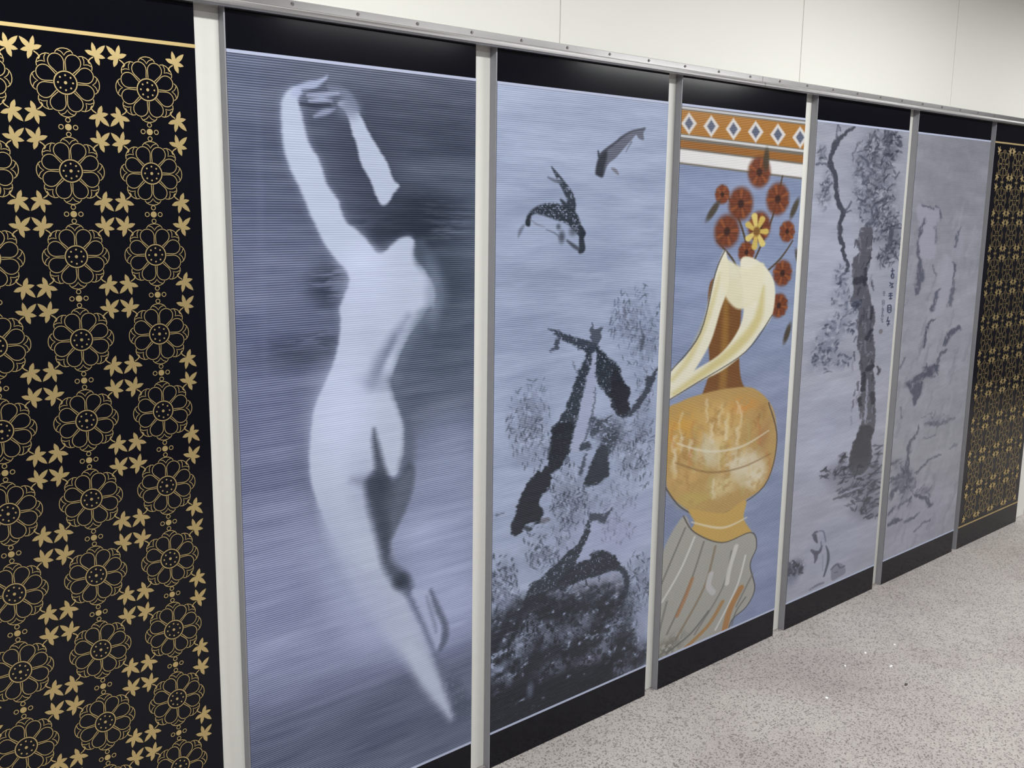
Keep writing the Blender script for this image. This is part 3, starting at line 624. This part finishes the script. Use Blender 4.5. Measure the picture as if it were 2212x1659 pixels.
    GL = [[[(.5, 0), (.45, .5), (.1, .8)], [(.2, .25), (.9, .2)], [(.3, .6), (.8, .6), (.75, 1), (.3, 1), (.3, .6)]],
          [[(.1, .1), (.3, .25)], [(.1, .6), (.3, .5)], [(.45, .3), (1, .25)], [(.7, .3), (.7, .9)], [(.4, .9), (1, .85)]],
          [[(.1, .2), (.9, .15)], [(.5, .1), (.5, .95)], [(0, .5), (1, .45)], [(.2, .9), (.8, .9)]],
          [[(.1, .1), (.9, .1), (.9, .9), (.1, .9), (.1, .1)], [(.3, .4), (.7, .4)], [(.3, .65), (.7, .65)]],
          [[(.5, 0), (.3, .4), (.7, .5), (.4, 1)], [(.1, .5), (.9, .45)], [(.2, .8), (.9, .8)]]]
    for k, (x, y, h) in enumerate([(1258, 610, 20), (1245, 750, 13), (1235, 880, 15), (1220, 1032, 17), (1206, 1185, 18)]):
        px, py = K(*c2, [(x, y)])[0]; glyph(px, py, 8, h, GL[k], 2.6, (56, 62, 84))
    for k, (x, y) in enumerate([(1157, 850), (1148, 960), (1142, 1040), (1138, 1100), (1132, 1170)]):
        px, py = K(*c2, [(x, y)])[0]; glyph(px, py, 5, 11, GL[(k+2) % 5], 1.5, (88, 92, 112))
    a.blob(K(*c2, [(1118, 1305)])[0], 5, 6, (112, 108, 116), .9, 0, None, .6)
    # small robed figure with a staff, and shrubs
    for p, w, co in [(K(*c4, [(470, 640), (500, 610), (530, 600)]), [4, 6, 3], (84, 88, 108)), (K(*c4, [(495, 650), (505, 690), (525, 730)]), [8, 7, 3], (70, 74, 92)), (K(*c4, [(550, 590), (600, 600), (620, 680), (625, 720)]), [2, 3, 3, 2], (100, 106, 130)),
                     (K(*c4, [(455, 820), (500, 850), (550, 840), (580, 770)]), [4, 8, 8, 3], (78, 80, 98)), (K(*c4, [(510, 860), (510, 920), (495, 970)]), [10, 7, 3], (78, 80, 100)),
                     (K(*c4, [(630, 770), (655, 850), (655, 950), (630, 1050), (605, 1130)]), [2, 5, 6, 5, 4], (72, 80, 94)), (K(*c4, [(570, 720), (575, 800)]), 2.4, (96, 102, 126)), (K(*c4, [(590, 880), (590, 1060)]), 1.8, (124, 130, 150))]:
        a.stroke(p, w, co, 1.6, .9)
    a.blob(K(*c4, [(250, 1050)])[0], 20, 22, (72, 76, 92), .95, 0, (4, .3, .55)); a.blob(K(*c4, [(210, 1150)])[0], 16, 24, (110, 116, 140), .8)
    a.tufts(K(*c4, [(255, 1050)])[0], 18, 18, 40, 9, 3.5, (52, 56, 70), .95, 60, 60)
    a.blob(K(*c4, [(330, 1050)])[0], 5, 9, (60, 62, 78), .9); a.blob(K(*c4, [(150, 1000)])[0], 8, 40, (116, 120, 140), .5)
    a.fill(K(*c4, [(690, 1060), (720, 1000), (780, 970), (850, 1010), (860, 1090), (790, 1140), (700, 1180)]), (112, 114, 134), 2, .8)
    a.stroke(K(*c4, [(690, 1050), (760, 990), (800, 1030), (850, 1010)]), 3, (76, 80, 96), 1.6, .85)
    a.stroke(K(*c4, [(730, 1090), (770, 1080)]), 2, (80, 84, 100), 1.4, .8)
    a.stroke(K(*c4, [(440, 1290), (520, 1240), (600, 1210)]), [4, 6, 4], (96, 100, 120), 2.5, .8, (4, .3, .5))
    a.stroke(K(*c4, [(130, 1400), (140, 1260), (180, 1180)]), [6, 8, 4], (112, 116, 138), 3, .7)

def draw_mountains(a):
    c5 = (1900, 240, 5.317); c6 = (1900, 540, 5.317); c7 = (1880, 820, 5.0)
    a.blob((2050, 400), 90, 150, (134, 136, 148), .7); a.blob((2040, 720), 90, 120, (152, 153, 166), .8); a.blob((1980, 1120), 90, 90, (150, 151, 170), .8)
    a.wash(20, (2.4, 1), 24, 5); a.wash(7, (1, 2), 10, 9)
    D1, D2 = (100, 102, 118), (72, 76, 94)
    a.wob = (5, 7, (1, 1.6))
    for k in range(150):
        px, py = a.r.uniform(1925, 2130), a.r.uniform(440, 1180); l = a.r.uniform(12, 60)
        a.stroke([(px, py), (px-l*.12, py+l*.5), (px-l*.3, py+l)], a.r.uniform(2, 7), a.r.choice([(112, 114, 126), (120, 122, 134), (160, 162, 176), (156, 157, 172)]), 3, .35)
    # peaks
    a.fill(K(*c5, [(430, 1100), (520, 1080), (600, 1120), (690, 1090), (710, 1200), (650, 1320), (640, 1659), (470, 1659), (440, 1300)]), (152, 153, 172), 4, .8)
    a.fill(K(*c6, [(700, 120), (780, 60), (860, 150), (850, 300), (820, 460), (720, 700), (650, 760), (600, 700), (660, 480)]), (154, 155, 172), 5, .7)
    a.fill(K(*c5, [(900, 1350), (960, 1330), (980, 1450), (930, 1659), (830, 1659)]), (148, 149, 166), 4, .7)
    for p, w, al in [(K(*c5, [(500, 1080), (560, 1100), (610, 1120)]), 4, .8), (K(*c5, [(640, 1090), (690, 1120), (705, 1230)]), 4, .7), (K(*c5, [(520, 1230), (470, 1350), (440, 1480), (440, 1640)]), [3, 8, 6, 4], .8),
                  (K(*c5, [(930, 1340), (890, 1430), (860, 1560)]), 4, .7), (K(*c5, [(640, 1340), (650, 1500)]), 4, .5), (K(*c6, [(440, 30), (470, 180), (460, 330), (430, 500)]), [5, 12, 16, 10], .75),
                  (K(*c6, [(600, 180), (640, 300)]), 4, .5), (K(*c6, [(850, 150), (865, 250), (840, 330)]), [4, 6, 3], .85), (K(*c6, [(850, 350), (830, 500), (790, 640)]), [6, 12, 8], .6), (K(*c6, [(690, 440), (640, 560), (600, 680)]), [4, 8, 10], .7),
                  (K(*c6, [(620, 800), (550, 870), (520, 1000), (500, 1130)]), [3, 7, 5, 3], .95), (K(*c6, [(900, 900), (800, 980), (740, 1080)]), [14, 16, 10], .8), (K(*c6, [(760, 1150), (700, 1200), (660, 1300)]), [8, 6, 6], .7),
                  (K(*c6, [(640, 1340), (560, 1400), (440, 1470), (340, 1540)]), [16, 22, 18, 14], .85), (K(*c7, [(520, 60), (500, 160), (480, 260)]), [20, 18, 8], .9), (K(*c7, [(430, 60), (470, 150)]), 10, .8), (K(*c7, [(330, 300), (335, 420)]), 3, .6),
                  (K(*c7, [(520, 480), (500, 590), (420, 690), (405, 830), (400, 980)]), [3, 4, 6, 8, 10], .95), (K(*c7, [(600, 480), (690, 480), (780, 460), (900, 420)]), [8, 12, 12, 6], .5), (K(*c7, [(580, 640), (700, 600)]), 5, .45),
                  (K(*c7, [(760, 800), (650, 860), (560, 940), (500, 1000)]), [3, 5, 6, 8], .75), (K(*c7, [(860, 740), (930, 690)]), 6, .4), (K(*c7, [(480, 1240), (540, 1260), (600, 1290), (640, 1350)]), [6, 8, 11, 13], .95),
                  (K(*c7, [(210, 1560), (260, 1530), (320, 1520)]), [10, 14, 6], .95), (K(*c7, [(360, 1540), (440, 1500), (520, 1440)]), [6, 8, 4], .7), (K(*c7, [(200, 1450), (260, 1370)]), 8, .8), (K(*c7, [(300, 1380), (360, 1330), (420, 1300)]), 6, .6),
                  (K(*c7, [(480, 1640), (560, 1560), (640, 1520)]), 5, .6), (K(*c7, [(220, 1290), (250, 1200), (300, 1160)]), [8, 10, 8], .9), (K(*c7, [(240, 900), (280, 880)]), 10, .7), (K(*c6, [(280, 1250), (240, 1350)]), 5, .5)]:
        a.stroke(p, w, D1, 4, al*.55)
        a.stroke(p, np.asarray(w)*.8, D2, 2.0, al*.9, (3.5, .18, .48, (1, 1.8)))
    for c, rx, ry, al in [(K(*c7, [(360, 1080)])[0], 22, 26, 1), (K(*c7, [(400, 1050)])[0], 16, 22, 1), (K(*c7, [(290, 1110)])[0], 18, 18, .9), (K(*c7, [(430, 1150)])[0], 20, 18, .8), (K(*c7, [(370, 1260)])[0], 16, 20, .8),
                          (K(*c7, [(600, 1200)])[0], 14, 18, .6), (K(*c7, [(300, 960)])[0], 20, 20, .6), (K(*c6, [(600, 1390)])[0], 20, 16, .9), (K(*c7, [(560, 1200)])[0], 12, 10, .6), (K(*c7, [(700, 430)])[0], 30, 16, .5)]:
        a.tufts(c, rx, ry, int(6+rx*ry*al/40), 13, 4, (64, 68, 86), al*.8, 60, 40)
        a.blob(c, rx*.8, ry*.8, (92, 94, 112), al*.5)

# ------------------------------------------------------------------ printed gold ornament
class Flat:
    """flat printed shapes lying in one plane, as one mesh"""
    def __init__(s): s.v, s.f, s.y, s.lift = [], [], [], 0.0
    def fan(s, c, pts):
        n = len(s.v); s.v += [c]+pts; m = len(pts); s.y += [s.lift]*(m+1)
        s.f += [(n, n+1+k, n+1+(k+1) % m) for k in range(m)]
    def band(s, pts, w, closed=False):
        p = np.array(pts, float); m = len(p)
        if closed: t = np.roll(p, -1, 0)-np.roll(p, 1, 0)
        else: t = np.gradient(p, axis=0)
        nn = np.c_[-t[:, 1], t[:, 0]]; nn /= np.linalg.norm(nn, axis=1)[:, None]
        l, r = p+nn*w/2, p-nn*w/2; n = len(s.v)
        s.y += [s.lift]*(2*m)
        for k in range(m): s.v += [tuple(l[k]), tuple(r[k])]
        for k in range(m if closed else m-1):
            a = n+2*k; b = n+2*((k+1) % m)
            s.f.append((a, a+1, b+1, b))
    def ring(s, cx, cz, r, w, n=20):
        s.band([(cx+r*math.cos(2*math.pi*k/n), cz+r*math.sin(2*math.pi*k/n)) for k in range(n)], w, True)
    def dot(s, cx, cz, r, n=10):
        s.fan((cx, cz), [(cx+r*math.cos(2*math.pi*k/n), cz+r*math.sin(2*math.pi*k/n)) for k in range(n)])
    def build(s, name, mat, root, y):
        me = bpy.data.meshes.new(name)
        me.from_pydata([(v[0]-root.location.x, y-l-root.location.y, v[1]-root.location.z) for v, l in zip(s.v, s.y)], [], s.f)
        me.update()
        return link(name, me, mat, root)

def leaf(F, cx, cz, sx, sz):
    for ang, L, w in ((45, .0275, .0047), (102, .0235, .0042), (-12, .0190, .0041), (160, .0200, .0044), (-70, .0200, .0044)):
        t = math.radians(ang); dx, dz = math.cos(t), math.sin(t)
        F.lift += .00003
        pts = []
        for u, h in ((-.12, .25), (.12, .7), (.4, 1), (.62, .92), (.84, .5), (1, 0), (.84, -.5), (.62, -.92), (.4, -1), (.12, -.7), (-.12, -.25)):
            x, z = L*u*dx-w*h*dz, L*u*dz+w*h*dx
            pts.append((cx+sx*x, cz+sz*z))
        F.fan((cx+sx*L*.3*dx, cz+sz*L*.3*dz), pts)
    F.lift += .00003
    F.band([(cx-sx*.004, cz-sz*.004), (cx-sx*.010, cz-sz*.008), (cx-sx*.014, cz-sz*.013), (cx-sx*.011, cz-sz*.017)], .0022)
    F.lift += .00003
    F.dot(cx, cz, .0046)
    F.lift = 0.0

def flower(F, cx, cz):
    W = .0015
    for k in range(8):
        t = math.radians(22.5+45*k); ax = (math.cos(t), math.sin(t)); nx = (-ax[1], ax[0])
        loc = [(.0215, .0068)]
        for q in range(13):
            g = math.radians(-112+224*q/12)
            loc.append((.0405+.0142*math.cos(g), -.0142*math.sin(g)))
        loc.append((.0215, -.0068))
        F.band([(cx+u*ax[0]+v*nx[0], cz+u*ax[1]+v*nx[1]) for u, v in loc], W)
        t0 = math.radians(45*k)
        F.band([(cx+r*math.cos(t0+math.radians(d)), cz+r*math.sin(t0+math.radians(d))) for d, r in ((-17, .0560), (-12, .0598), (-6, .0617), (0, .0622), (6, .0617), (12, .0598), (17, .0560))], W)
        F.band([(cx+r*math.cos(t0+math.radians(d)), cz+r*math.sin(t0+math.radians(d))) for d, r in ((-11, .0588), (-6, .0565), (-2.5, .0530), (0, .0490), (2.5, .0530), (6, .0565), (11, .0588))], W*.9)
    F.ring(cx, cz, .0208, .0021, 28)
    F.dot(cx, cz, .0030)
    for k in range(8):
        t = math.radians(45*k); F.dot(cx+.0135*math.cos(t), cz+.0135*math.sin(t), .0018, 8)

def ornament(root, xl, xr):
    F = Flat(); xc = (xl+xr)/2
    for i in range(4):
        cx = xc+(i-1.5)*.1553
        for k in range(11):
            cz = 1.812-.1612*k
            flower(F, cx, cz)
            for sx in (-1, 1):
                for sz in (-1, 1):
                    if cz+sz*.056 > .135: leaf(F, cx+sx*.0572, cz+sz*.0555, sx, sz)
            if k < 10:
                zz = cz-.0806
                F.dot(cx, zz, .0062, 12)
                for dx, dz in ((0, .0132), (0, -.0132), (.0132, 0), (-.0132, 0)): F.ring(cx+dx, zz+dz, .0042, .0015, 12)
    return F.build('gold_ornament', M_GOLD, root, -.0012)

# ------------------------------------------------------------------ the panels
LABELS = [
    'black panel with large gold flowers at the left edge of the picture',
    'grey blue panel printed with a nude figure seen from behind, arms raised',
    'grey blue panel printed with black ink carp swimming among weeds',
    'panel printed in ochre, auburn and cream on blue, between the carp and tree panels',
    'grey blue panel printed with an ink tree and a column of brush writing',
    'dull grey panel printed with faint misty ink mountains',
    'black panel with small gold flowers at the far right end of the wall',
]
ARTS = {1: (draw_bather, 310, 860, (92, 101, 126), 11), 2: (draw_koi, 310, 860, (147, 160, 190), 23), 3: (draw_still_life, 310, 840, (122, 136, 168), 37),
        4: (draw_tree, 280, 780, (150, 154, 170), 41), 5: (draw_mountains, 240, 680, (140, 142, 154), 53)}
for i, (xl, xr) in enumerate(EDGES):
    root = empty('decorative_panel', ((xl+xr)/2, DEEP/2, 0.0))
    tag(root, LABELS[i], 'panel', 'decorated panels along the wall')
    bm = bmesh.new(); bm_box(bm, xl+.003, xr, 0.0, DEEP, 0.0, BOARD_TOP, .0008)
    local(from_bm('board', bm, M_BLACK), root)
    local(box('edge_strip', (xl, xl+.003, .0003, DEEP, 0.0, BOARD_TOP), M_EDGE), root)['label'] = 'grey metal edge strip'
    gold = i in (0, 6)
    for z in (TOP_LINE, BOT_LINE):
        local(box('border_line', (xl+.003, xr-.0005, -.0014, .0002, z-.0035, z+.0035 if z > 1 else z+.003), M_GOLD if gold else M_LINE), root)
    if gold:
        ornament(root, xl, xr)
    else:
        fn, nx, nz, base, seed = ARTS[i]
        a = Art(xl+.003, xr-.0005, BOT_LINE, TOP_LINE, nx, nz, base, seed)
        fn(a)
        a.mesh('artwork', root, -.0008, {4: M_PRINT_SOFT, 5: M_PRINT_FAINT}.get(i, M_PRINT))

# ------------------------------------------------------------------ uprights in the gaps
names = ['black panel with large gold flowers', 'nude figure panel', 'carp panel', 'ochre poster panel', 'tree panel', 'mountain panel', 'far black and gold panel']
for i in range(7):
    x0 = EDGES[i][1]-.03
    x1 = EDGES[i+1][0]+.03 if i < 6 else EDGES[6][1]+.16
    o = box('upright_post', (x0, x1, DEEP+.0012, .066, 0.0, 1.995), M_CREAM, None, .0015)
    tag(o, f'cream upright post between the {names[i]} and the {names[i+1]}' if i < 6 else 'cream post at the far right end past the last gold flower panel', 'post', 'cream uprights between the panels')
tag(box('upright_post', (EDGES[0][0]-.16, EDGES[0][0]+.03, DEEP+.0012, .066, 0, 1.995), M_CREAM, None, .0015), 'cream post left of the black panel with large gold flowers', 'post', 'cream uprights between the panels')

# ------------------------------------------------------------------ metal rail over the panels
def rail(x0, x1, label, screws):
    root = empty('metal_rail', ((x0+x1)/2, 0.0, 1.985))
    tag(root, label, 'rail', 'rail sections over the panels')
    prof = [(.012, 2.024), (-.005, 2.0238), (-.0068, 2.0222), (-.0072, 2.0070), (-.0095, 2.0055), (-.0150, 2.0045), (-.0178, 2.0020), (-.0188, 1.9975), (-.0190, 1.9930), (-.0182, 1.9895), (-.0160, 1.9880), (.012, 1.9885)]
    bm = bmesh.new()
    rows = [[bm.verts.new((x, y, z)) for y, z in prof] for x in (x0, x1)]
    n = len(prof)
    for k in range(n): bm.faces.new((rows[0][k], rows[0][(k+1) % n], rows[1][(k+1) % n], rows[1][k]))
    bm.faces.new(rows[0][::-1]); bm.faces.new(rows[1])
    bmesh.ops.recalc_face_normals(bm, faces=bm.faces)
    local(from_bm('rail_profile', bm, M_ALU), root)
    for x in screws:
        bm = bmesh.new()
        bmesh.ops.create_cone(bm, cap_ends=True, segments=14, radius1=.0042, radius2=.0030, depth=.0024, matrix=Matrix.Translation((x, -.0083, 2.0155)) @ Matrix.Rotation(math.pi/2, 4, 'X'))
        bm_box(bm, x-.0026, x+.0026, -.0102, -.0094, 2.0150, 2.0160)
        local(from_bm('screw', bm, M_SCREW), root)
JOINT = at(1653, 188, -.018)[0]
sc = [1.468+.1653*k for k in range(-7, 24)]
rail(-.6, JOINT-.001, 'aluminium rail section left of the joint, above the nude figure and carp panels', [x for x in sc if -.6 < x < JOINT-.02])
rail(JOINT+.001, 7.6, 'aluminium rail section right of the joint, above the tree and mountain panels', [x for x in sc if JOINT+.02 < x < 5.4])

# ------------------------------------------------------------------ the room
XA, XB, YB, H = -3.0, 9.5, -3.6, 2.665
def structure(name, dims, mat):
    return tag(box(name, dims, mat), kind='structure')
structure('floor', (XA, XB, YB, .30, -.10, 0.0), floor_mat())
structure('ceiling', (XA, XB, YB, .30, H, H+.1), M_CEIL)
structure('wall_back', (XA, XB, .068, .25, 0, 2.0), M_CREAM)
seams = [XA, -.35, .80, 1.943, 3.084, 4.199, 5.34, 6.48, 7.62, XB]
bm = bmesh.new()
for a0, a1 in zip(seams[:-1], seams[1:]):
    bm_box(bm, a0+.0012, a1-.0012, .002, .066, 2.0005, H, .0008)
o = from_bm('wall_upper', bm, M_UPPER); tag(o, kind='structure')
structure('wall_upper_backing', (XA, XB, .0665, .25, 2.0005, H), M_JOINT)
structure('wall_front', (XA, XB, YB-.15, YB, 0, H), M_FAR)
structure('wall_left', (XA-.15, XA, YB, .25, 0, H), M_FAR)
structure('wall_right', (XB, XB+.15, YB, .25, 0, H), M_FAR)

# ------------------------------------------------------------------ litter on the floor
def scrap(px, py, w, d, ang, label, mat=M_PAPER, cat='paper scrap', name='paper_scrap'):
    x, y = on_floor(px, py)
    r = random.Random(px)
    bm = bmesh.new(); n = 9; top = []
    for k in range(n):
        t = 2*math.pi*k/n; q = .75+.5*r.random()
        top.append(bm.verts.new((w*q*math.cos(t), d*q*math.sin(t), .0012+.0022*r.random())))
    bot = [bm.verts.new((v.co.x*1.04, v.co.y*1.04, 0.0)) for v in top]
    c = bm.verts.new((0, 0, .0045))
    for k in range(n):
        bm.faces.new((top[k], top[(k+1) % n], c)); bm.faces.new((bot[k], bot[(k+1) % n], top[(k+1) % n], top[k]))
    bm.faces.new(bot[::-1])
    o = from_bm(name, bm, mat); o.location = (x, y, 0.0); o.rotation_euler = (0, 0, ang)
    tag(o, label, cat, 'litter on the floor')
scrap(1869, 1411, .0052, .0048, .3, 'small white paper crumb on the floor, second from the top of the litter')
scrap(1932, 1393, .0044, .0040, 1.0, 'tiny white paper crumb on the floor, farthest of the litter')
scrap(1825, 1439, .0055, .0032, .5, 'flat white paper flake on the floor, leftmost of the upper litter')
scrap(1924, 1440, .0095, .0040, .1, 'longest white paper strip lying on the floor beside a grey scuff')
scrap(1785, 1508, .0060, .0052, .8, 'white paper crumb alone on the floor, lowest of the litter')
scrap(1957, 1479, .0090, .0046, .2, 'small dark grey scrap lying on the speckled floor', M_DIRT, 'scrap', 'dark_scrap')

# ------------------------------------------------------------------ light: rows of tubes under the ceiling, plus an added fill lamp
def lamp(x, y, L, W, power, z=H-.06):
    d = bpy.data.lights.new('ceiling_or_fill_light', 'AREA'); d.shape = 'RECTANGLE'; d.size = L; d.size_y = W
    d.energy = power; d.color = (1.0, 1.0, .99)
    o = bpy.data.objects.new('ceiling_or_fill_light', d); COL.objects.link(o); o.location = (x, y, z)
lamp(-0.2, -3.0, 2.4, .16, 58)  # fill lamp, added to light the left panels from the front
lamp(3.4, -3.0, 1.2, .16, 14)
lamp(6.0, -3.0, 1.8, .13, 44)
lamp(-1.4, -1.2, 1.2, .16, 30)
lamp(0.9, -1.2, 1.2, .16, 40)
lamp(3.2, -1.2, 1.2, .16, 38)
lamp(5.5, -1.2, 1.2, .16, 30)
lamp(7.4, -1.2, 1.2, .16, 34)

w = bpy.data.worlds.new('World'); S.world = w; w.use_nodes = True
w.node_tree.nodes['Background'].inputs[0].default_value = (.9, .93, 1, 1)
w.node_tree.nodes['Background'].inputs[1].default_value = 0.05

# ------------------------------------------------------------------ camera
cd = bpy.data.cameras.new('Camera'); cam = bpy.data.objects.new('Camera', cd); COL.objects.link(cam)
cd.sensor_fit = 'HORIZONTAL'; cd.sensor_width = 36.0; cd.lens = 36.0*FPX/2212
cam.matrix_world = Matrix(((RT[0], UP[0], -FW[0], CAM[0]), (RT[1], UP[1], -FW[1], CAM[1]), (RT[2], UP[2], -FW[2], CAM[2]), (0, 0, 0, 1)))
cd.clip_start = 0.05
S.camera = cam
S.view_settings.view_transform = 'Standard'; S.view_settings.look = 'None'
S.view_settings.exposure = -0.12; S.view_settings.gamma = 1.0
S.view_settings.use_curve_mapping = False
